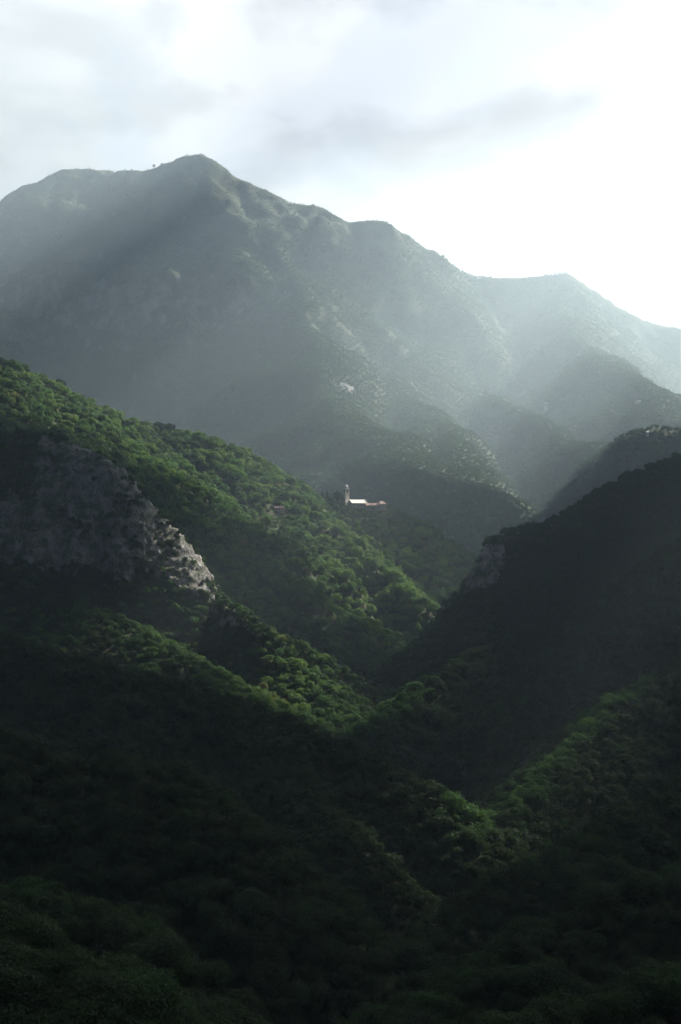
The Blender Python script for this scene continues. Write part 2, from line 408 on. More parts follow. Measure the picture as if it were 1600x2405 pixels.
def zat(x, y):
    """ground level by looking it up in the grids"""
    x = np.asarray(x, float); y = np.asarray(y, float)
    def look(Z, x0, y0, s):
        fx = np.clip((x - x0) / s, 0, Z.shape[1] - 1.001); fy = np.clip((y - y0) / s, 0, Z.shape[0] - 1.001)
        i, j = fx.astype(int), fy.astype(int); u, v = fx - i, fy - j
        return (Z[j, i] * (1 - u) + Z[j, i + 1] * u) * (1 - v) + (Z[j + 1, i] * (1 - u) + Z[j + 1, i + 1] * u) * v
    return np.where(y < NY1, look(NZ, NX0, NY0, NS), look(FZ, FX0, FY0, FS))

def sheet(name, X, Y, Z, mask, mat, label, attr=None):
    ny, nx = X.shape
    idx = np.arange(nx * ny).reshape(ny, nx)
    q = np.stack([idx[:-1, :-1], idx[:-1, 1:], idx[1:, 1:], idx[1:, :-1]], -1)[mask]
    used, inv = np.unique(q.ravel(), return_inverse=True)
    v = np.stack([X.ravel(), Y.ravel(), Z.ravel()], -1)[used]
    me = mesh_from(name, v, inv.reshape(-1, 4), [mat], True)
    if attr is not None:
        a = me.attributes.new('rock', 'FLOAT', 'POINT'); a.data.foreach_set('value', attr.ravel()[used].astype(np.float32))
    o = link(bpy.data.objects.new(name, me)); tag(o, label, kind='structure'); return o
def cells(OWN): return OWN[:-1, :-1]
for own, name, label in ((CH, 'church_hill', 'wooded hillside that carries the church'), (RS, 'rocky_spur', 'steep spur with grey rock faces at the left'),
        (LS, 'shaded_hill', 'dark wooded spur reaching down to the valley notch from the left'), (FG, 'foreground_hill', 'dark wooded slopes at the lower left'),
        (RM, 'dark_hill', 'dark wooded hill on the right with a small cliff'), (RF, 'foreground_slope', 'dark wooded slopes at the lower right'),
        (VF, 'valley_floor', 'dark floor of the valley'), (FH, 'distant_hill', 'hazy hill beyond the right hand slope')):
    m = cells(NOWN) == own
    if m.any(): sheet(name, NX, NY, NZ, m, GROUND, label)
# rock shows where the mountain is steep and in a band below the summit
gy, gx = np.gradient(FZ, FS); steep = np.sqrt(gx ** 2 + gy ** 2)
band = np.exp(-((FZ - 1000) / 260.0) ** 2) * np.clip((1500 - (FX + 1200)) / 1300.0, 0, 1)
ROCKY = np.clip((steep - 0.75) * 0.9, 0, 0.5) + 0.30 * band - 0.17 + 0.12 * np.clip((FZ - 1450) / 300, 0, 1)
fm = cells(FOWN)
sheet('mountain', FX, FY, FZ, fm != FH, MOUNTAIN, 'broad hazy mountain with a rounded summit filling the back of the valley', ROCKY)
sheet('distant_hill', FX, FY, FZ, fm == FH, MOUNTAIN, 'hazy spurs of the mountain descending at the right', ROCKY - 0.2)
# the land goes on, coarser, beyond what the picture shows
cxs, cys, CX_, CY_ = grid(-5400.0, 5400.0, -2400.0, 10800.0, 60.0)
CZ_, _ = height(CX_, CY_)
cxm, cym = CX_[:-1, :-1] + 30, CY_[:-1, :-1] + 30
inner = ((cxm > NX0) & (cxm < NX1) & (cym > NY0) & (cym < NY1)) | ((cxm > FX0) & (cxm < FX1) & (cym > FY0) & (cym < FY1))
sheet('outlying_hills', CX_, CY_, CZ_ , ~inner, GROUND, 'wooded hills around the valley')

# ---------------------------------------------------------------- trees
def leaf_cloud(seed, n, leaf, blobs, rx=0.42, z0=0.24, z1=1.0, cone=False):
    """leaf-sized faces spread over and inside the billows of a crown of height 1"""
    r = np.random.RandomState(seed)
    cs, rad = [], []
    zc, hz_ = (z0 + z1) / 2, (z1 - z0) / 2
    if cone:
        for i in range(blobs):
            f = (i + 0.5) / blobs
            rr = rx * (1 - f) ** 0.9 + 0.03
            a = r.uniform(0, 6.28); q = rr * r.uniform(0.2, 0.75)
            cs.append((q * math.cos(a), q * math.sin(a), z0 + f * (z1 - z0) * 0.95)); rad.append((rr * r.uniform(0.5, 0.8), 0.10))
    else:
        lean = r.uniform(-0.06, 0.06, 2)
        for i in range(blobs):
            a = i * 2.39996 + r.uniform(-0.5, 0.5); e = math.asin(np.clip(-0.35 + 1.3 * (i + 0.5) / blobs, -1, 1))
            q = r.uniform(0.55, 0.8)
            c = np.array([math.cos(a) * math.cos(e) * rx * q, math.sin(a) * math.cos(e) * rx * q, zc + math.sin(e) * hz_ * q])
            c[:2] += lean * (1 + math.sin(e))
            b = r.uniform(0.30, 0.52) * rx
            cs.append(c); rad.append((b, b * r.uniform(0.7, 0.95)))
    cs = np.array(cs); rad = np.array(rad)
    pick = r.choice(len(cs), n, p=(rad[:, 0] ** 2 / (rad[:, 0] ** 2).sum()))
    d = r.normal(size=(n, 3)); d[:, 2] += 0.25; d /= np.linalg.norm(d, axis=1)[:, None]
    sh = 1 - 0.5 * r.rand(n) ** 2.2
    R3 = np.stack([rad[pick, 0], rad[pick, 0], rad[pick, 1]], -1)
    p = cs[pick] + d * R3 * sh[:, None] * r.uniform(0.9, 1.12, n)[:, None]
    nrm = d + r.normal(size=(n, 3)) * 0.36; nrm /= np.linalg.norm(nrm, axis=1)[:, None]
    t = np.cross(nrm, r.normal(size=(n, 3))); t /= np.linalg.norm(t, axis=1)[:, None] + 1e-9
    b = np.cross(nrm, t)
    s = leaf * r.uniform(0.55, 1.35, n)[:, None]
    a1 = r.uniform(0.55, 0.9, n)[:, None]
    bend = nrm * s * 0.25
    V = np.stack([p - t * s, p + b * s * a1 + bend, p + t * s, p - b * s * a1 + bend], 1).reshape(-1, 3)
    Fq = np.arange(4 * n).reshape(n, 4)
    tone = np.repeat(np.clip(r.normal(0.5, 0.2, n) + (r.rand(len(cs)) - 0.5)[pick] * 0.5, 0, 1), 4)
    return V, Fq, tone, cs
def crown_mesh(name, mat, *a, **k):
    V, Fq, tone, cs = leaf_cloud(*a, **k)
    me = mesh_from(name, V, Fq, [mat])
    at_ = me.attributes.new('leaf_tone', 'FLOAT', 'POINT'); at_.data.foreach_set('value', tone.astype(np.float32))
    return me, cs
def trunk_mesh(name, cs, r0=0.028, top=0.62, limbs=5, seed=1):
    r = np.random.RandomState(seed); V, Fc = [], []
    def tube(P, Rr, ns=6):
        base = len(V)
        for p, q in zip(P, Rr):
            for k in range(ns):
                a = k * 2 * math.pi / ns; V.append((p[0] + q * math.cos(a), p[1] + q * math.sin(a), p[2]))
        for i in range(len(P) - 1):
            for k in range(ns):
                k2 = (k + 1) % ns
                Fc.append((base + i * ns + k, base + i * ns + k2, base + (i + 1) * ns + k2, base + (i + 1) * ns + k))
    b = r.uniform(-0.02, 0.02, 4)
    tube([(0, 0, -0.12), (0, 0, 0.0), (b[0], b[1], 0.3), (b[2], b[3], top)], [r0 * 1.5, r0 * 1.2, r0 * 0.85, r0 * 0.3])
    for c in cs[:limbs]:
        z = r.uniform(0.22, 0.45)
        tube([(0, 0, z), (c[0] * 0.6, c[1] * 0.6, z + (c[2] - z) * 0.55), tuple(c)], [r0 * 0.5, r0 * 0.35, r0 * 0.12], 4)
    return mesh_from(name, V, Fc, [BARK])
def joined(name, crown, trunk, mats):
    a = np.empty(len(crown.vertices) * 3, np.float32); crown.vertices.foreach_get('co', a)
    b = np.empty(len(trunk.vertices) * 3, np.float32); trunk.vertices.foreach_get('co', b)
    fa = np.arange(len(crown.vertices)).reshape(-1, 4)
    fb = np.array([list(p.vertices) for p in trunk.polygons]) + len(crown.vertices)
    me = mesh_from(name, np.concatenate([a, b]).reshape(-1, 3), np.concatenate([fa, fb]), mats)
    mi = np.zeros(len(fa) + len(fb), np.int32); mi[len(fa):] = 1
    me.polygons.foreach_set('material_index', mi)
    t = np.full(len(me.vertices), 0.5, np.float32); q = np.empty(len(crown.vertices), np.float32)
    crown.attributes['leaf_tone'].data.foreach_get('value', q); t[:len(q)] = q
    me.attributes.new('leaf_tone', 'FLOAT', 'POINT').data.foreach_set('value', t)
    return me

PROTO = bpy.data.collections.new('tree_sources')           # never linked to the scene: only feeds the forests
def proto_set(cname, spec):
    c = bpy.data.collections.new(cname)
    for i, (me) in enumerate(spec):
        o = bpy.data.objects.new('%s_%02d' % (cname, i), me); c.objects.link(o)
    return c
mid = []
for i in range(7):
    cm, cs = crown_mesh('mid_crown', LEAF, 100 + i, 900, 0.048, 11 + i, rx=0.44 + 0.05 * (i % 3), z0=0.16)
    mid.append(joined('mid_tree', cm, trunk_mesh('mid_trunk', cs, seed=i), [LEAF, BARK]))
cm, cs = crown_mesh('mid_conifer', NEEDLE, 140, 420, 0.04, 16, rx=0.22, z0=0.1, cone=True)
mid.append(joined('mid_conifer', cm, trunk_mesh('mid_trunk', cs[:0], 0.02, 0.9, 0, 3), [NEEDLE, BARK]))
near_c = []
for i in range(6):
    cm, cs = crown_mesh('crown', LEAF, 200 + i, 5200, 0.021, 22, rx=0.45 + 0.04 * (i % 3), z0=0.14)
    near_c.append((cm, trunk_mesh('trunk', cs, limbs=10, seed=20 + i)))
con_c, ccs = crown_mesh('crown', NEEDLE, 410, 1500, 0.026, 22, rx=0.20, z0=0.06, cone=True)
con_t = trunk_mesh('trunk', ccs[:0], 0.018, 0.92, 0, 5)
near = [joined('near_tree', a, b, [LEAF, BARK]) for a, b in near_c] + [joined('near_conifer', con_c, con_t, [NEEDLE, BARK])]
farm = []
for i in range(5):
    cm, cs = crown_mesh('far_crown', LEAF, 300 + i, 130, 0.11, 7, rx=0.5, z0=0.08)
    farm.append(cm)
C_MID, C_NEAR, C_FAR = proto_set('mid_tree', mid), proto_set('near_tree', near), proto_set('far_tree', farm)

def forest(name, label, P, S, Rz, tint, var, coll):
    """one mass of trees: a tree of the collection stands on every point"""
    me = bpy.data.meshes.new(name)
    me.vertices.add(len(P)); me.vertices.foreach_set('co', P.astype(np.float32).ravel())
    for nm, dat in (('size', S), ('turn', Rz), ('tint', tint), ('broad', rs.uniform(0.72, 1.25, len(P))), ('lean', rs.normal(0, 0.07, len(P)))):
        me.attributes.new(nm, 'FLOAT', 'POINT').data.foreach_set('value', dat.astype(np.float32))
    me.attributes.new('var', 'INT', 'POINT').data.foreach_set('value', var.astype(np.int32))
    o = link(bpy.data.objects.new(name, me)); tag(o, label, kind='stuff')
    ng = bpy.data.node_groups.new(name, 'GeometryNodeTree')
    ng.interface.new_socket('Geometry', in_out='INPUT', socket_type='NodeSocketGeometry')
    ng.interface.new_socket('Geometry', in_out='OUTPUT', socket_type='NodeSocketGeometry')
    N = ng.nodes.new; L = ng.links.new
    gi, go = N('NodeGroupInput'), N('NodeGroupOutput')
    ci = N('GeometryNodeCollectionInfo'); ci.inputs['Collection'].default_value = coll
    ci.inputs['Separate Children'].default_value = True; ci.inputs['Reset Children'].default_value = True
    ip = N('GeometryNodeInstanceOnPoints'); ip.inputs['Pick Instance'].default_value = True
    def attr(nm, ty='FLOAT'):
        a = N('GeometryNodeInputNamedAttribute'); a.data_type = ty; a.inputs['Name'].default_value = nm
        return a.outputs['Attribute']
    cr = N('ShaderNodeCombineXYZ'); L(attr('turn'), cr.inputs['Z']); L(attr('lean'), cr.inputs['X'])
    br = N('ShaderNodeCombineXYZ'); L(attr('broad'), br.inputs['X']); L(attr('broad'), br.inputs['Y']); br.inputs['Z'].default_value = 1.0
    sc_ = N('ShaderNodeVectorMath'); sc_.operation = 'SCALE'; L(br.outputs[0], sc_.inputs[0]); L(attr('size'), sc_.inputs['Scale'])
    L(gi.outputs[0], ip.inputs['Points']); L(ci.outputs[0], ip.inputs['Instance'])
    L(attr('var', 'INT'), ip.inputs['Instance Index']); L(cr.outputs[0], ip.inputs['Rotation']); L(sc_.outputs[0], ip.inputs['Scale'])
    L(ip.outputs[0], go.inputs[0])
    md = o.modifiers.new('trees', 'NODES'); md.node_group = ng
    return o

def hidden(P, top, margin=4.0, steps=70):
    """true where the land between hides the top of the tree from the camera"""
    t = np.linspace(0.06, 0.985, steps)
    h = np.zeros(len(P), bool)
    for k in t:
        q = P * k; zt = (P[:, 2] + top) * k
        h |= zat(q[:, 0], q[:, 1]) > zt + margin - 2.0
    return h

def scatter(x0, x1, y0, y1, s, half=0.27, pad=45):
    xs = np.arange(x0, x1, s); ys = np.arange(y0, y1, s * 0.9)
    X, Y = np.meshgrid(xs, ys); X[1::2] += s / 2
    X = X.ravel() + rs.uniform(-0.42, 0.42, X.size) * s; Y = Y.ravel() + rs.uniform(-0.42, 0.42, Y.size) * s
    m = (np.abs(X) < Y * half + pad); return X[m], Y[m]

def hit(px, py, d0=150.0, d1=8200.0):
    """where the line of sight through a picture point meets the ground"""
    D = np.arange(d0, d1, 3.0)
    x, z = (px - CX) / F * D, (CY - py) / F * D
    k = np.argmax(zat(x, D) > z)
    return np.array([x[k], D[k], float(zat(x[k], D[k]))])
# bare rock: no trees on the cliffs, only scrub
def px_of(P): return CX + P[:, 0] / P[:, 1] * F, CY - P[:, 2] / P[:, 1] * F
CLIFF_L = [(95, 1030), (205, 1040), (300, 1110), (330, 1165), (400, 1235), (470, 1310), (492, 1350), (490, 1405), (440, 1400), (390, 1360), (330, 1345), (270, 1370), (200, 1330), (120, 1350), (50, 1325), (-20, 1340), (-20, 1200), (70, 1150)]
CLIFF_R = [(1150, 1258), (1180, 1285), (1186, 1320), (1172, 1352), (1155, 1382), (1120, 1400), (1095, 1400), (1105, 1330), (1130, 1272)]
CLIFF_S = [(470, 1430), (520, 1440), (580, 1470), (590, 1488), (540, 1482), (490, 1458)]
def inside(px, py, poly):
    r = np.zeros(len(px), bool); n = len(poly)
    for i in range(n):
        (x1, y1), (x2, y2) = poly[i], poly[(i + 1) % n]
        c = ((y1 > py) != (y2 > py)) & (px < (x2 - x1) * (py - y1) / (y2 - y1 + 1e-9) + x1)
        r ^= c
    return r

def stand(X, Y, hmin, hmax, far=False):
    Z = zat(X, Y); P = np.stack([X, Y, Z], -1)
    pxx, pyy = px_of(P)
    D = Y
    wob = 14 * fbm(X / 9.0, Y / 9.0, 2)
    keep = np.ones(len(X), bool)
    for poly, d0, d1 in ((CLIFF_L, 1150, 1450), (CLIFF_R, 1330, 1460), (CLIFF_S, 1150, 1300)):
        inn = inside(pxx + wob, pyy + wob, poly) & (D > d0) & (D < d1)
        keep &= ~(inn & (fbm(X / 16.0 + 3, Y / 16.0, 3) + rs.normal(0, 0.15, len(X)) < 0.02))
    S = hmin + (hmax - hmin) * rs.beta(1.5, 2.4, len(X))
    S *= 1 + 0.25 * fbm(X / 55.0, Y / 55.0, 2)
    if not far:
        crag = np.zeros(len(X), bool)
        for poly in (CLIFF_L, CLIFF_S): crag |= inside(pxx, pyy, poly) & (D > 1150) & (D < 1450)
        S = np.where(crag, S * 0.8, S); P[:, 2] += np.where(crag, 1.8, 0.0)
    tint = np.clip(0.36 + 0.42 * fbm(X / 70.0 + 5, Y / 70.0, 3) + rs.normal(0, 0.19, len(X)), 0, 1)
    return P, S, rs.uniform(0, 6.28, len(X)), tint, keep

# the spur below the rocks and the foot of the church hill are fresher green, with sunlight painted into the tint
def own_at(x, y):
    return NOWN[np.clip(((y - NY0) / NS).round().astype(int), 0, NOWN.shape[0] - 1), np.clip(((x - NX0) / NS).round().astype(int), 0, NOWN.shape[1] - 1)]
ALL = []
for owns, s_, hmin, hmax in (((CH,), 8.8, 5.5, 19.0), ((FH, M), 8.0, 6.0, 13.0), ((RS,), 5.4, 4.2, 11.5), ((RM,), 6.2, 4.0, 14.5), ((FG, RF), 5.8, 4.0, 13.0), ((LS, VF), 5.0, 3.4, 10.5)):
    X, Y = scatter(-900, 1000, 100, 2760, s_)
    m = np.isin(own_at(X, Y), owns) & (Y > 110)
    ALL.append(stand(X[m], Y[m], hmin, hmax))
P, S, TZ, TI, keep = [np.concatenate([a[i] for a in ALL]) for i in range(5)]
PX, PY = px_of(P)
sunlit_fresh = np.exp(-(((PX - 640) / 170) ** 2 + ((PY - 1620) / 90) ** 2)) * ((P[:, 1] > 1000) & (P[:, 1] < 1260))
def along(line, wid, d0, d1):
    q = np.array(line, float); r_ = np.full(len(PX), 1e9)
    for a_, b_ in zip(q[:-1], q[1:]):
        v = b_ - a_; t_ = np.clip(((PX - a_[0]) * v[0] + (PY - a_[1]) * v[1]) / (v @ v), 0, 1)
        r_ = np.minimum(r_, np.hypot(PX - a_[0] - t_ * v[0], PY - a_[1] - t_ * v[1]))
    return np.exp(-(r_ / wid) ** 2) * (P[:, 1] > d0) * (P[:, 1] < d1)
sunlit_green = along([(1470, 1640), (1400, 1712), (1331, 1778), (1262, 1855), (1200, 1905)], 26, 600, 980) + along([(1060, 1900), (1110, 1950), (1150, 1930)], 45, 560, 780) + 0.7 * along([(990, 1620), (900, 1690), (830, 1735)], 30, 900, 1250)  # young light trees, their tint raised to paint in the sunlit strips
sunlit_fresh += 0.6 * np.exp(-(((PX - 900) / 160) ** 2 + ((PY - 1370) / 110) ** 2)) * (P[:, 1] > 1500)
TI = np.clip(TI + 0.55 * sunlit_fresh + 0.28 * (own_at(P[:, 0], P[:, 1]) == CH), 0, 1)  # sunlit woods brightened through leaf tint, the whole church hill included
# clear the church terrace and the farmhouse garden
for (bx, by, bd, rad) in ((812, 1180, 2066, 9), (838, 1180, 2062, 17), (870, 1185, 2064, 16), (896, 1185, 2066, 13), (656, 1200, hit(656.5, 1207)[1] + 5, 10)):
    c = at(bx, by, bd); keep &= (P[:, 0] - c[0]) ** 2 + (P[:, 1] - c[1]) ** 2 > rad ** 2
for (bx, by, bd, wx, wy) in ((838, 1180, 2040, 18, 20), (880, 1185, 2040, 22, 18), (656, 1200, hit(656.5, 1207)[1] - 20, 12, 28)):
    c = at(bx, by, bd); S = np.where((np.abs(P[:, 0] - c[0]) < wx) & (np.abs(P[:, 1] - c[1]) < wy), np.minimum(S, 5.5), S)
c = at(850, 1185, 2050); S = np.where((np.abs(P[:, 0] - c[0]) < 75) & (np.abs(P[:, 1] - c[1]) < 75), np.minimum(S, 8.5), S)
TI = np.where(np.isin(own_at(P[:, 0], P[:, 1]), (FG, RF, LS, RM, VF)), np.clip(TI * 0.6 - 0.04 + 0.5 * sunlit_green, 0, 1), TI)  # dark evergreen woods, tint lowered further to deepen the shade on these slopes
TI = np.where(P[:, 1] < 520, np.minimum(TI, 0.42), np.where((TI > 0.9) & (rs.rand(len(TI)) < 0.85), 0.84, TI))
keep &= ~hidden(P, S, 16.0)
P, S, TZ, TI = P[keep], S[keep], TZ[keep], TI[keep]
nearness = P[:, 1] < 560
VAR = np.where(nearness, rs.randint(0, 6, len(P)), rs.randint(0, 7, len(P)))
con = (~nearness) & (rs.rand(len(P)) < 0.025); VAR[con] = 7
ncon = nearness & (rs.rand(len(P)) < 0.05); VAR[ncon] = 6
# the trees that show largest are single objects
size_px = S / P[:, 1] * F
vis = ~hidden(P, S * 0.8, 1.0, 90) & (np.abs(P[:, 0] / P[:, 1] * F) < 800) & (PY[keep] - size_px < 2400)
order = np.argsort(-size_px * vis)[:270]
single = np.zeros(len(P), bool); single[order] = True
OWN_AT = NOWN[np.clip(((P[:, 1] - NY0) / NS).round().astype(int), 0, NOWN.shape[0] - 1), np.clip(((P[:, 0] - NX0) / NS).round().astype(int), 0, NOWN.shape[1] - 1)]
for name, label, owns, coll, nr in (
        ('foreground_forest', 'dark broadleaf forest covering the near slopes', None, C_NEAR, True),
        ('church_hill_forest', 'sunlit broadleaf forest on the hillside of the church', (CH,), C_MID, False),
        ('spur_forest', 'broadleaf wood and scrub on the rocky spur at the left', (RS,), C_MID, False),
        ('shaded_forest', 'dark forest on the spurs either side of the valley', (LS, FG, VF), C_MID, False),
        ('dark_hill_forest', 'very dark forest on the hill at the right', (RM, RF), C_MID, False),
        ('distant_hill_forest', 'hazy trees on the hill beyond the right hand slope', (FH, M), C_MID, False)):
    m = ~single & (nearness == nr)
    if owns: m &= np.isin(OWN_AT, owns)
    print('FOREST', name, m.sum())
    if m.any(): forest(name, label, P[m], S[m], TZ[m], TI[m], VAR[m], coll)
# far woods on the mountain
X, Y = scatter(-2300, 2300, 2760, 8000, 15.0, 0.255, 60)
Pf, Sf, Tf, If, kf = stand(X, Y, 9.0, 17.0, True)
ri = np.clip(((Y - FY0) / FS).round().astype(int), 0, FZ.shape[0] - 1), np.clip(((X - FX0) / FS).round().astype(int), 0, FZ.shape[1] - 1)
rk = ROCKY[ri] + 0.8 * fbm(X / 90.0, Y / 90.0, 3)
kf &= (rk < 0.32 + 0.1 * rs.rand(len(X))) & ~((Pf[:, 2] > 1500) & (rs.rand(len(X)) < 0.75))
kf &= ~hidden(Pf, Sf, 25.0, 40)
Sf = np.where(Pf[:, 2] > 1400, Sf * 0.6, Sf)
print('FAR', kf.sum())
forest('mountain_forest', 'hazy forest covering the mountain', Pf[kf], Sf[kf], Tf[kf], If[kf] * 0.8, rs.randint(0, 5, kf.sum()), C_FAR)

# ---------------------------------------------------------------- unseen cloud bank added to shade the valley
# it stands high above the valley, outside the picture, and lets the sun through where the photograph shows sunlit woods
CLOUD_Z = 4000.0
def up_sun(p):
    t = (CLOUD_Z - p[..., 2]) / SUN[2]
    return np.stack([p[..., 0] + SUN[0] * t, p[..., 1] + SUN[1] * t], -1)
def shade_cloud():
    s = 25.0
    o0 = up_sun(np.array([0.0, 0.0, -100.0]))
    xs = np.arange(o0[0] - 2500, o0[0] + 3000, s); ys = np.arange(o0[1] - 4200, o0[1] + 6000, s)
    X, Y = np.meshgrid(xs, ys)
    gx, gy = X - o0[0], Y - o0[1]                       # about the ground position that lies in this part's shadow
    edge = 90 * fbm(X / 300.0, Y / 300.0, 4, 0.6)
    # the far edge of the bank: beyond it the air before the mountain is in the sun
    rim = np.interp(gx, [-2300, -1500, -1000, -600, -200, 300, 1800], [5200, 4950, 4550, 4150, 3850, 3700, 3400])
    m = np.minimum.reduce([(rim - gy + edge) / 200.0, (gx + 2300 + edge) / 200, (2900 - gx + edge) / 200, (gy + 4100 + edge) / 120])
    for pts, rad in GAPS:
        q = up_sun(pts) - o0
        d = np.full(X.shape, 1e9)
        for c in q: d = np.minimum(d, np.hypot(gx - c[0], gy - c[1]))
        m = np.minimum(m, (d - rad * (1 + 0.3 * fbm(X / 90.0, Y / 90.0, 3))) / 120.0)
    inside_ = m > 0
    H = np.clip(m, 0, 1)
    T = 40 + 260 * np.sqrt(H) * (0.7 + 0.6 * fbm(X / 160.0, Y / 160.0, 4, 0.6))
    B = 15 + 60 * np.sqrt(H) * (0.7 + 0.5 * fbm(X / 110.0 + 50, Y / 110.0, 3, 0.6))
    ny, nx = X.shape
    ok = inside_[:-1, :-1] & inside_[1:, :-1] & inside_[:-1, 1:] & inside_[1:, 1:]
    idx = np.arange(nx * ny).reshape(ny, nx)
    q = np.stack([idx[:-1, :-1], idx[:-1, 1:], idx[1:, 1:], idx[1:, :-1]], -1)
    qt = q[ok]; n = nx * ny
    faces = [qt, qt[:, ::-1] + n]
    pad = np.pad(ok, 1)
    for dy, dx, (i, j) in ((-1, 0, (0, 1)), (0, 1, (1, 2)), (1, 0, (2, 3)), (0, -1, (3, 0))):
        b = ok & ~pad[1 + dy:1 + dy + ok.shape[0], 1 + dx:1 + dx + ok.shape[1]]
        f = q[b]; faces.append(np.stack([f[:, j], f[:, i], f[:, i] + n, f[:, j] + n], -1))
    sx, sy = SUN[0] / SUN[2], SUN[1] / SUN[2]            # the billows lean with the light, so the gaps stay open to the sun
    V = np.concatenate([np.stack([X + sx * T, Y + sy * T, CLOUD_Z + T], -1).reshape(-1, 3), np.stack([X - sx * B, Y - sy * B, CLOUD_Z - B], -1).reshape(-1, 3)])
    Fq = np.concatenate(faces); used, inv = np.unique(Fq.ravel(), return_inverse=True)
    t = NT('cloud_white')
    d = t.n('ShaderNodeBsdfDiffuse'); d.inputs['Color'].default_value = (0.9, 0.9, 0.9, 1)
    tr = t.n('ShaderNodeBsdfTranslucent'); tr.inputs['Color'].default_value = (0.9, 0.9, 0.9, 1)
    mx = t.n('ShaderNodeMixShader'); mx.inputs[0].default_value = 0.07
    t.l(d.outputs[0], mx.inputs[1]); t.l(tr.outputs[0], mx.inputs[2]); t.l(mx.outputs[0], t.out.inputs['Surface'])
    me = mesh_from('shade_cloud', V[used], inv.reshape(-1, 4), [t.m], True)
    o = link(bpy.data.objects.new('shade_cloud', me)); tag(o, 'unseen white cloud bank added over the valley to shade it, with gaps for the sun', kind='structure')
def patch(poly, step, rad, d0, d1):
    """points of the ground inside an outline read off the photograph"""
    pp = np.array(poly, float)
    gx, gy = np.meshgrid(np.arange(pp[:, 0].min(), pp[:, 0].max() + 1, step), np.arange(pp[:, 1].min(), pp[:, 1].max() + 1, step))
    k = inside(gx.ravel(), gy.ravel(), poly)
    pts = np.array([hit(x, y) for x, y in zip(gx.ravel()[k], gy.ravel()[k])]); pts[:, 2] += 5
    return pts[(pts[:, 1] > d0) & (pts[:, 1] < d1)], rad
GAPS = [patch([(30, 880), (130, 922), (330, 1005), (590, 1075), (730, 1160), (800, 1180), (840, 1190), (800, 1235), (930, 1362), (1030, 1455), (1010, 1500), (950, 1500), (880, 1475), (820, 1400), (750, 1370), (700, 1300),
               (620, 1250), (560, 1230), (480, 1170), (400, 1130), (330, 1090), (200, 1025), (100, 985), (30, 960)], 28, 34.0, 1600, 2250),
        patch([(290, 1440), (330, 1430), (430, 1400), (490, 1370), (560, 1430), (620, 1510), (720, 1590), (785, 1660), (740, 1700), (640, 1640), (500, 1580), (380, 1530), (310, 1490)], 25, 28.0, 1000, 1320),
        patch([(1262, 1850), (1330, 1772), (1440, 1676), (1450, 1690), (1340, 1800), (1275, 1870)], 20, 5.0, 600, 950),
        patch([(1440, 1000), (1520, 992), (1600, 985), (1600, 1050), (1480, 1050)], 22, 30.0, 2500, 4400),
        patch([(830, 1730), (940, 1650), (995, 1608), (1000, 1620), (900, 1710)], 20, 5.0, 900, 1200),
        patch([(1050, 1890), (1110, 1950), (1170, 1925), (1150, 1980), (1070, 1990)], 22, 7.0, 560, 760)]
shade_cloud()

# ---------------------------------------------------------------- rock faces
def cliff(name, label, poly, d0, d1, step, amp, proud, mat=ROCK, wob=22.0):
    pp = np.array(poly, float)
    x0, x1 = (pp[:, 0].min() - 20 - CX) / F * (d1 if pp[:, 0].min() < CX else d0), (pp[:, 0].max() + 20 - CX) / F * (d1 if pp[:, 0].max() > CX else d0)
    xs, ys, X, Y = grid(x0, x1, d0, d1, step)
    Z = zat(X, Y)
    gy, gx = np.gradient(Z, step)
    nn = np.stack([-gx, -gy, np.ones_like(Z)], -1); nn /= np.linalg.norm(nn, axis=-1)[..., None]
    u, v = X / 22.0 + Z / 60.0, Z / 14.0 + Y / 40.0
    ridged = 1 - 2 * np.abs(fbm(u, v, 5, 0.6))
    blocky = np.round(fbm(X / 9.0 + 7, Z / 9.0, 3, 0.6) * 4) / 4
    zz = (Z + 5 * fbm(X / 40.0, Y / 40.0 + 11, 3)) / 9.0
    ledge = (zz - np.floor(zz)) ** 2                          # bedded limestone: each bed juts out over the one below
    disp = amp * 0.9 * ledge + amp * (0.7 * ridged + 0.6 * blocky + 0.8 * fbm(X / 35.0, Z / 30.0, 3)) + proud
    Pn = np.stack([X, Y, Z], -1) + nn * disp[..., None]
    Pn[..., 0] += amp * 0.5 * fbm(X / 8.0, Z / 8.0 + 30, 3); Pn[..., 2] += amp * 0.35 * np.round(2 * fbm(X / 40.0, Z / 10.0, 2)) / 2
    w = wob * fbm(X / 10.0, Y / 10.0, 3)
    ppx, ppy = CX + X / Y * F, CY - Z / Y * F
    inn = inside((ppx + w * 2).ravel(), (ppy + w * 2).ravel(), poly).reshape(X.shape)
    ny, nx = X.shape; idx = np.arange(nx * ny).reshape(ny, nx)
    q = np.stack([idx[:-1, :-1], idx[:-1, 1:], idx[1:, 1:], idx[1:, :-1]], -1)[inn[:-1, :-1]]
    used, inv = np.unique(q.ravel(), return_inverse=True)
    o = link(bpy.data.objects.new(name, mesh_from(name, Pn.reshape(-1, 3)[used], inv.reshape(-1, 4), [mat])))
    tag(o, label, kind='structure'); return o
cliff('rock_face', 'grey limestone face below the crest of the left hand spur', CLIFF_L, 1170, 1420, 1.5, 3.2, 0.2)
cliff('rock_face', 'small pale cliff at the end of the dark right hand hill', CLIFF_R, 1340, 1450, 1.2, 2.2, 1.6, wob=4.0)
cliff('rock_face', 'broken rock band above the sunlit wood of the left hand spur', CLIFF_S, 1130, 1290, 1.3, 1.8, 0.2)

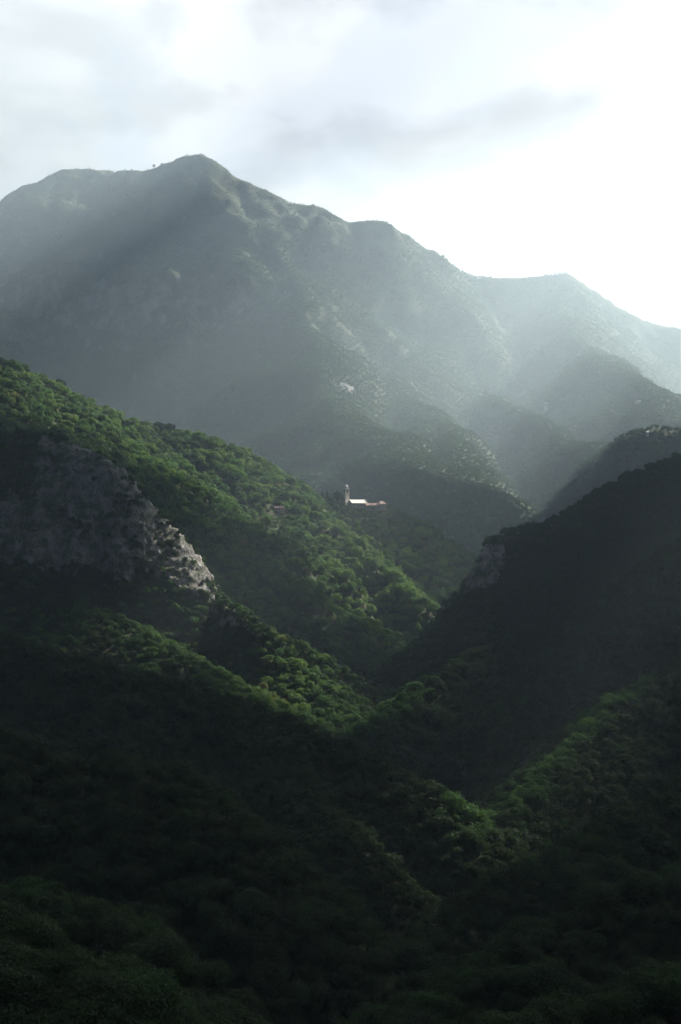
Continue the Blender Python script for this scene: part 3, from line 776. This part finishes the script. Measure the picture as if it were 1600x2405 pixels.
# ---------------------------------------------------------------- buildings
PLASTER = mat_plain('pale_plaster', (0.42, 0.38, 0.35), 0.9, 0.2, 0.22, 0.5)
STONE = mat_plain('grey_tower_stone', (0.50, 0.47, 0.47), 0.9, 0.2, 0.3, 0.6)
WHITE = mat_plain('white_plaster', (0.74, 0.73, 0.70), 0.8, 0.3, 0.1, 0.5)
PALE_ROOF = mat_plain('sun_glare_roof', (0.84, 0.81, 0.73), 0.6, 0.4, 0.1, 1.0)  # sun glare off the church tiles is put into this pale colour
PINK_ROOF = mat_plain('terracotta_roof', (0.46, 0.29, 0.25), 0.75, 0.3, 0.2, 1.2)
DARK = mat_plain('dark_opening', (0.03, 0.03, 0.035), 0.5, 0.4, 0.2, 1.0)
def empty(name, loc, rz=0.0):
    o = link(bpy.data.objects.new(name, None)); o.location = tuple(map(float, loc)); o.rotation_euler = (0, 0, rz); o.empty_display_size = 2; return o
class MB:
    def __init__(self): self.v, self.f = [], []
    def box(self, x0, x1, y0, y1, z0, z1):
        b = len(self.v)
        self.v += [(x, y, z) for z in (z0, z1) for y in (y0, y1) for x in (x0, x1)]
        self.f += [tuple(b + i for i in q) for q in ((0, 2, 3, 1), (4, 5, 7, 6), (0, 1, 5, 4), (2, 6, 7, 3), (0, 4, 6, 2), (1, 3, 7, 5))]
        return self
    def poly(self, pts):
        b = len(self.v); self.v += pts; self.f.append(tuple(range(b, b + len(pts)))); return self
    def lathe(self, prof, n=8, cx=0.0, cy=0.0, turn=0.0):
        b = len(self.v)
        for r_, z in prof:
            for k in range(n):
                a = 2 * math.pi * (k + 0.5) / n + turn; self.v.append((cx + r_ * math.cos(a), cy + r_ * math.sin(a), z))
        for i in range(len(prof) - 1):
            for k in range(n):
                self.f.append((b + i * n + k, b + i * n + (k + 1) % n, b + (i + 1) * n + (k + 1) % n, b + (i + 1) * n + k))
        self.f.append(tuple(b + (len(prof) - 1) * n + k for k in range(n)))
        return self
    def build(self, name, mat, parent):
        me = bpy.data.meshes.new(name); me.from_pydata([tuple(map(float, p)) for p in self.v], [], self.f); me.materials.append(mat); me.update()
        return link(bpy.data.objects.new(name, me), parent)
def gable_walls(x0, x1, y0, y1, z0, ze, zr):
    m = MB(); ym = (y0 + y1) / 2
    m.poly([(x0, y0, z0), (x1, y0, z0), (x1, y0, ze), (x0, y0, ze)]); m.poly([(x1, y1, z0), (x0, y1, z0), (x0, y1, ze), (x1, y1, ze)])
    m.poly([(x0, y1, z0), (x0, y0, z0), (x0, y0, ze), (x0, ym, zr), (x0, y1, ze)]); m.poly([(x1, y0, z0), (x1, y1, z0), (x1, y1, ze), (x1, ym, zr), (x1, y0, ze)])
    return m
def gable_roof(x0, x1, y0, y1, ze, zr, over=0.6, th=0.3):
    m = MB(); ym = (y0 + y1) / 2; s = (zr - ze) / (ym - y0)
    x0 -= over; x1 += over; ya, yb, za = y0 - over, y1 + over, ze - s * over
    lo = [(x0, ya, za), (x1, ya, za), (x1, ym, zr), (x0, ym, zr), (x1, yb, za), (x0, yb, za)]
    hi = [(a, b, c + th) for a, b, c in lo]
    b = len(m.v); m.v += lo + hi
    m.f += [tuple(b + i for i in q) for q in ((6, 7, 8, 9), (9, 8, 10, 11), (1, 0, 3, 2), (2, 3, 5, 4), (0, 1, 7, 6), (4, 5, 11, 10), (1, 2, 8, 7), (2, 4, 10, 8), (5, 3, 9, 11), (3, 0, 6, 9))]
    return m
def hip_roof(x0, x1, y0, y1, ze, zr, over=0.6):
    m = MB(); ym = (y0 + y1) / 2; h = (y1 - y0) / 2 * 0.9; b = 0
    x0 -= over; x1 += over; y0 -= over; y1 += over
    m.v = [(x0, y0, ze), (x1, y0, ze), (x1, y1, ze), (x0, y1, ze), (x0 + h, ym, zr), (x1 - h, ym, zr)]
    m.f = [(0, 1, 5, 4), (1, 2, 5), (2, 3, 4, 5), (3, 0, 4), (3, 2, 1, 0)]
    return m
def window(parent, x, y, z, w=1.0, h=1.5, face=-1):
    """a recessed dark pane in a pale surround, on the wall that faces the camera (face -1) or the gable end (face +1)"""
    if face < 0:
        f = MB().box(x - w / 2 - .2, x + w / 2 + .2, y - .12, y + .02, z - h / 2 - .2, z + h / 2 + .2).build('window', PLASTER, parent)
        MB().box(x - w / 2, x + w / 2, y - .14, y - .1, z - h / 2, z + h / 2).build('pane', DARK, f)
    else:
        f = MB().box(x - .02, x + .12, y - w / 2 - .2, y + w / 2 + .2, z - h / 2 - .2, z + h / 2 + .2).build('window', PLASTER, parent)
        MB().box(x + .1, x + .14, y - w / 2, y + w / 2, z - h / 2, z + h / 2).build('pane', DARK, f)

def campanile(px, D, ytop, half, label, mat, rz, ybase=None):
    x = (px - CX) / F * D; g = float(zat(x, D)) - 1.0; top = (CY - ytop) / F * D; H = top - g
    t = empty('bell_tower', (x, D, g), rz); tag(t, label, 'bell tower')
    hs = H * 0.80
    MB().box(-half, half, -half, half, 0, hs).build('shaft', mat, t)
    for z in (hs * 0.45, hs * 0.72, hs):
        MB().box(-half - .3, half + .3, -half - .3, half + .3, z - .25, z + .3).build('cornice', WHITE if z == hs else mat, t)
    for s in (-1, 1):
        for ax in (0, 1):
            a = half + 0.05
            m = MB(); z0, z1, w = hs * 0.76, hs * 0.90, half * 0.42
            arc = [(w * math.cos(k * math.pi / 8), z1 + w * math.sin(k * math.pi / 8)) for k in range(9)]
            pts = [(-w, z0), (w, z0)] + arc
            m.poly([((p, s * a, z) if ax == 0 else (s * a, p, z)) for p, z in pts])
            m.build('belfry_opening', DARK, t)
    k = hs + .3
    MB().lathe([(half * .85, k), (half * .85, k + H * .055), (half * .95, k + H * .057), (half * .95, k + H * .065)], 8).build('lantern', mat, t)
    z = k + H * .065
    d = MB().lathe([(half * .82, z), (half * .78, z + H * .035), (half * .6, z + H * .065), (half * .32, z + H * .09), (.12, z + H * .105)], 8).build('dome', WHITE, t)
    MB().box(-.1, .1, -.1, .1, z + H * .1, z + H * .135).box(-.5, .5, -.08, .08, z + H * .115, z + H * .122).build('cross', DARK, d)
    return t
campanile(813.5, 2072, 1137, 3.3, 'tall grey bell tower with white domed top beside the hilltop church', STONE, math.radians(28))
p = hit(1282, 969)
campanile(1282, p[1], 944, 5.2, 'pale hazy tower far off on the wooded spur at the right', WHITE, math.radians(12))

RZ = math.radians(30)
def church():
    D = 2064; c = at(839, 1181.5, D); g = float(zat(c[0], D)) - 2.0
    t = empty('church', (c[0], c[1], g), RZ); tag(t, 'hilltop church with long gleaming pale roof beside the grey bell tower', 'church')
    ze, zr = c[2] - g, c[2] - g + 4.6; L = 12.6; hw = 7.0
    gable_walls(-L, L, -hw, hw, 0, ze, zr).build('wall', PLASTER, t)
    r_ = gable_roof(-L, L, -hw, hw, ze, zr, 0.5, 0.35).build('roof', PALE_ROOF, t)
    MB().box(L + .35, L + .95, -hw - .4, hw + .4, 0, ze + .6).poly([(L + .95, -hw - .4, ze + .6), (L + .95, hw + .4, ze + .6), (L + .95, 0, zr + 1.2)]).poly([(L + .35, hw + .4, ze + .6), (L + .35, -hw - .4, ze + .6), (L + .35, 0, zr + 1.2)]) \
        .poly([(L + .35, -hw - .4, ze + .6), (L + .95, -hw - .4, ze + .6), (L + .95, 0, zr + 1.2), (L + .35, 0, zr + 1.2)]).poly([(L + .95, hw + .4, ze + .6), (L + .35, hw + .4, ze + .6), (L + .35, 0, zr + 1.2), (L + .95, 0, zr + 1.2)]).build('gable_parapet', WHITE, t)
    for k in range(4): window(t, -9 + 6 * k, -hw, ze - 2.4, 1.1, 2.0)
church()
def wing():
    D = 2064; c = at(874, 1187, D); g = float(zat(c[0], D)) - 2.0
    t = empty('village_house', (c[0], c[1], g), RZ * 0.6); tag(t, 'long low house with pinkish tiled roof joining the church', 'house')
    ze, zr = c[2] - g, c[2] - g + 3.0; L = 10.5; hw = 5.0
    gable_walls(-L, L, -hw, hw, 0, ze, zr).build('wall', PLASTER, t)
    r_ = gable_roof(-L, L, -hw, hw, ze, zr, 0.5, 0.3).build('roof', PINK_ROOF, t)
    MB().box(.2, 1.4, -2.2, -1.2, zr - 2, zr + 1.2).build('chimney', WHITE, r_)
    for k in range(4): window(t, -7.5 + 5 * k, -hw, ze - 1.6, 1.0, 1.4)
    MB().box(-.7, .7, -hw - .1, -hw + .02, max(0, ze - 6), ze - 3.6).build('door', DARK, t)
wing()
def endhouse():
    D = 2070; c = at(895.5, 1183.8, D); g = float(zat(c[0], D)) - 2.0
    t = empty('village_house', (c[0], c[1], g), math.radians(32)); tag(t, 'house with pink hipped roof at the end of the hilltop church row', 'house')
    ze, zr = c[2] - g, c[2] - g + 4.4; L, hw = 6.4, 5.2
    MB().box(-L, L, -hw, hw, 0, ze).build('wall', PLASTER, t)
    r_ = hip_roof(-L, L, -hw, hw, ze, zr).build('roof', PINK_ROOF, t)
    MB().box(-3.6, -2.6, -1.5, -.5, zr - 2.5, zr + .3).build('chimney', WHITE, r_)
    for k in range(2): window(t, -3 + 6 * k, -hw, ze - 1.6, 1.0, 1.4)
    window(t, L, 0, ze - 1.6, 1.0, 1.4, 1)
endhouse()
def farmhouse():
    D = hit(656.5, 1207)[1] + 5; c = at(656.5, 1202, D); g = float(zat(c[0], D)); g = min(g, c[2] + 2)
    base = g - 3.0; z0 = c[2] - base
    t = empty('farmhouse', (c[0], c[1], base), math.radians(6)); tag(t, 'lone pale pink farmhouse with dark windows among trees below the ridge', 'house')
    L, hw, ze, zr = 6.6, 4.2, z0 + 5.2, z0 + 7.6
    gable_walls(-L, L, -hw, hw, 0, ze, zr).build('wall', mat_plain('pink_plaster', (0.62, 0.52, 0.50), 0.85, 0.2, 0.12, 0.6), t)
    r_ = gable_roof(-L, L, -hw, hw, ze, zr, 0.5, 0.25).build('roof', PINK_ROOF, t)
    MB().box(2.2, 3.2, -1.2, -.2, zr - 1.4, zr + 1.6).build('chimney', WHITE, r_)
    for k in range(3): window(t, -4.2 + 4.0 * k, -hw, z0 + 3.6, 1.3, 1.7)
    MB().box(-L - .5, L + .5, -hw - 2.6, -hw - .02, z0 + .2, z0 + .6).build('terrace', STONE, t)
    for x in (-L, 0, L): MB().box(x - .25, x + .25, -hw - 2.5, -hw - 2.0, 0, z0 + .2).build('pillar', STONE, t)
farmhouse()
def small_house(px, py, w, h, label, mat, rz=0.0, roof=PINK_ROOF):
    p = hit(px, py); s = p[1] / F
    W_, H_ = w * s / 2, h * s
    t = empty('village_house', (p[0], p[1], p[2] - 3), rz); tag(t, label, 'house')
    gable_walls(-W_, W_, -W_ * .7, W_ * .7, 0, 3 + H_, 3 + H_ * 1.35).build('wall', mat, t)
    gable_roof(-W_, W_, -W_ * .7, W_ * .7, 3 + H_, 3 + H_ * 1.35).build('roof', roof, t)
    for k in (-1, 1): window(t, k * W_ * .5, -W_ * .7, 3 + H_ * .55, 1.1, 1.5)
small_house(1519, 1023, 9, 8, 'small bright white house in the hazy trees at the far right', WHITE, math.radians(30), PALE_ROOF)
small_house(1546, 1036, 7, 5, 'little grey house just right of the bright white house', PLASTER, math.radians(15))
small_house(1499, 948, 12, 5, 'tiny pale house high on the hazy crest at the far right', WHITE, math.radians(20), PALE_ROOF)

# pale outcrops on the spurs of the mountain
def outcrop(px, py, wpx, hpx, label, seed):
    p = hit(px, py); s = p[1] / F
    xs, ys, X, Y = grid(p[0] - wpx * s / 2, p[0] + wpx * s / 2, p[1] - 70, p[1] + 50, 3.0)
    Z = zat(X, Y); u = (X - p[0]) / (wpx * s / 2); v = (Y - p[1]) / 55.0
    body = 1 - u * u - v * v + 0.6 * fbm(X / 18.0 + seed, Y / 18.0, 4, 0.6)
    Z2 = Z - 3 + hpx * s * 0.6 * np.clip(body, 0, 1) ** 0.5 + 4 * np.abs(fbm(X / 8.0, Y / 8.0 + seed, 3))* (body > 0)
    m = (body > -0.1)[:-1, :-1]
    ny, nx = X.shape; idx = np.arange(nx * ny).reshape(ny, nx)
    q = np.stack([idx[:-1, :-1], idx[:-1, 1:], idx[1:, 1:], idx[1:, :-1]], -1)[m]
    used, inv = np.unique(q.ravel(), return_inverse=True)
    o = link(bpy.data.objects.new('rock_outcrop', mesh_from('rock_outcrop', np.stack([X, Y, Z2], -1).reshape(-1, 3)[used], inv.reshape(-1, 4), [PALE_ROCK])))
    tag(o, label, 'rock')
PALE_ROCK = mat_plain('pale_limestone', (0.20, 0.195, 0.19), 0.9, 0.2, 0.25, 0.05)
outcrop(818, 915, 46, 16, 'pale bare rock outcrop showing through haze in mid valley', 3)
outcrop(783, 897, 20, 9, 'small pale rock just up the slope from the larger outcrop', 8)
outcrop(971, 908, 16, 8, 'small pale rock patch on the hazy knoll in mid picture', 12)

# ---------------------------------------------------------------- trees that stand out singly
def tree_thing(name, label, cat, loc, h, rz, tint, crown, trunk, group=None, wide=1.0):
    t = empty(name, loc, rz); t.scale = (h * wide, h * wide, h); t.empty_display_size = 0.2
    tag(t, label, cat, group)
    c = link(bpy.data.objects.new('crown', crown), t); c['tint'] = float(tint)
    b = link(bpy.data.objects.new('trunk', trunk), t); b['tint'] = 0.5
    return t
def whereabouts(own, D):
    if own == FG:
        if D < 262: return 'on the nearest slope in the bottom left corner'
        if D < 420: return 'on the second dark slope up from the bottom left corner'
        return 'on the rounded dark ridge at the left edge'
    if own == RF:
        return 'on the nearest slope in the bottom right corner' if D < 330 else 'on the dark slope at the right edge'
    return 'on the dark spur left of the valley notch' if own == LS else 'in the dark bottom of the near valley'
for i in np.where(single)[0]:
    cm, tm = near_c[int(VAR[i])] if VAR[i] < 6 else (con_c, con_t)
    kind_ = 'broadleaf tree' if VAR[i] < 6 else 'pointed conifer'
    place = whereabouts(int(OWN_AT[i]), P[i][1])
    lab, grp = 'dark shaded %s %s' % (kind_, place), '%ss %s' % (kind_, place)
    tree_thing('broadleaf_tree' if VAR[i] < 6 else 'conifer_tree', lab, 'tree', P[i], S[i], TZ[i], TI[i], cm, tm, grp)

round_c, rcs = crown_mesh('crown', NEEDLE, 415, 1500, 0.034, 14, rx=0.42, z0=0.12)
round_t = trunk_mesh('trunk', rcs, 0.03, 0.6, 5, 6)
SKY_D2 = lambda x: SKY_D(x) + (SKY_D(x) - 3000) * 1.15 - 6
def stand_out(name, label, px, ytop, D, hpx, kind='leaf', tint=0.8, wide=1.0, group=None):
    """a tree whose top shows at px, ytop and which is about hpx tall in the picture"""
    if kind == 'leaf': D = hit(px, ytop + 0.8 * hpx)[1]
    x = (px - CX) / F * D; top = (CY - ytop) / F * D; g = float(zat(x, D)) - 0.5
    h = max(top - g, hpx * D / F * 0.6)
    cm, tm = {'leaf': near_c[int(px) % 6], 'cone': (con_c, con_t), 'round': (round_c, round_t)}[kind]
    tree_thing(name, label, 'tree', (x, D, top - h), h, px * 0.7, tint, cm, tm, group, wide)
stand_out('conifer_tree', 'dark conifer close against the left side of the bell tower', 805, 1161, 2064, 22, 'cone', 0.3, 1.3)
stand_out('broadleaf_tree', 'round dark tree crown just left of the bell tower', 793, 1153, 2062, 26, 'round', 0.3, 0.8)
stand_out('conifer_tree', 'dark pointed conifer tallest of the group left of the bell tower', 769, 1149, 2076, 32, 'cone', 0.2, 1.4)
stand_out('conifer_tree', 'dark pointed conifer leftmost of the group left of the bell tower', 757, 1151, 2072, 30, 'cone', 0.4, 1.3)
stand_out('conifer_tree', 'dark conifer between the round tree and the tallest conifer by the tower', 779, 1157, 2066, 24, 'cone', 0.3, 1.3)
stand_out('conifer_tree', 'dark pine standing up from the upper left hill crest', 138, 890, 1905, 24, 'round', 0.1, 1.1)
stand_out('conifer_tree', 'left one of two dark pines on the crest above the rock spur', 372, 991, 2012, 22, 'round', 0.1, 1.2)
stand_out('conifer_tree', 'right one of two dark pines on the crest above the rock spur', 398, 994, 2016, 20, 'round', 0.2, 1.2)
stand_out('broadleaf_tree', 'dark tree on the skyline saddle left of the summit', 362, 386, SKY_D2(362), 9, 'round', 0.3, 0.9)
stand_out('broadleaf_tree', 'low dark tree nearest the summit on the skyline saddle', 381, 383, SKY_D2(381), 7, 'round', 0.3, 1.3)
stand_out('conifer_tree', 'dark tree sticking up midway along the right hill crest', 1303, 1208, 1468, 16, 'round', 0.2, 0.8)
stand_out('conifer_tree', 'tall dark tree on the right hill crest at the picture edge', 1588, 1068, 1570, 30, 'cone', 0.6, 1.9)
stand_out('broadleaf_tree', 'bright green tree tip rising from the spur above the valley notch', 998, 1806, 708, 34, 'leaf', 0.7, 0.75)
stand_out('broadleaf_tree', 'greyish green tree on the left side of the valley notch', 1072, 1888, 684, 50, 'leaf', 0.45, 0.8)
stand_out('broadleaf_tree', 'yellow green tree on the right side of the valley notch', 1140, 1912, 690, 40, 'leaf', 0.8, 0.8)
stand_out('broadleaf_tree', 'small bright green tree low in the valley notch', 1132, 1944, 668, 36, 'leaf', 0.75, 0.8)
stand_out('broadleaf_tree', 'little light green tree lowest on the right in the valley notch', 1156, 1976, 655, 26, 'leaf', 0.75, 0.8)
stand_out('broadleaf_tree', 'pale green tree at the foot of the left spur below the notch', 1068, 1990, 640, 28, 'leaf', 0.7, 0.8)
stand_out('broadleaf_tree', 'lone greener tree on the dark slope left of the notch', 780, 1952, 600, 34, 'leaf', 0.7, 0.75)
stand_out('broadleaf_tree', 'lone greener tree lower down the dark slope left of the notch', 786, 2052, 545, 36, 'leaf', 0.6, 0.9)

# ---------------------------------------------------------------- haze
hz = bpy.data.materials.new('haze_air'); hz.use_nodes = True
ht = hz.node_tree; ht.nodes.clear()
ho = ht.nodes.new('ShaderNodeOutputMaterial'); hv = ht.nodes.new('ShaderNodeVolumePrincipled')
hv.inputs['Color'].default_value = (0.68, 0.86, 1.0, 1)
hv.inputs['Density'].default_value = 0.000096
hv.inputs['Anisotropy'].default_value = 0.6
ht.links.new(hv.outputs[0], ho.inputs['Volume'])
zlow = min(NZ.min(), FZ.min(), CZ_.min()) - 1.0
ztop = max(NZ.max(), FZ.max(), CZ_.max()) + 40.0
bm = bmesh.new(); bmesh.ops.create_cube(bm, size=1.0)
me = bpy.data.meshes.new('haze'); bm.to_mesh(me); bm.free(); me.materials.append(hz)
o = link(bpy.data.objects.new('haze', me))
o.scale = (10900, 13400, ztop - zlow); o.location = (0, 4200, (ztop + zlow) / 2)
tag(o, 'pale haze filling the air of the valley', kind='stuff')
print('HAZE', zlow, ztop)
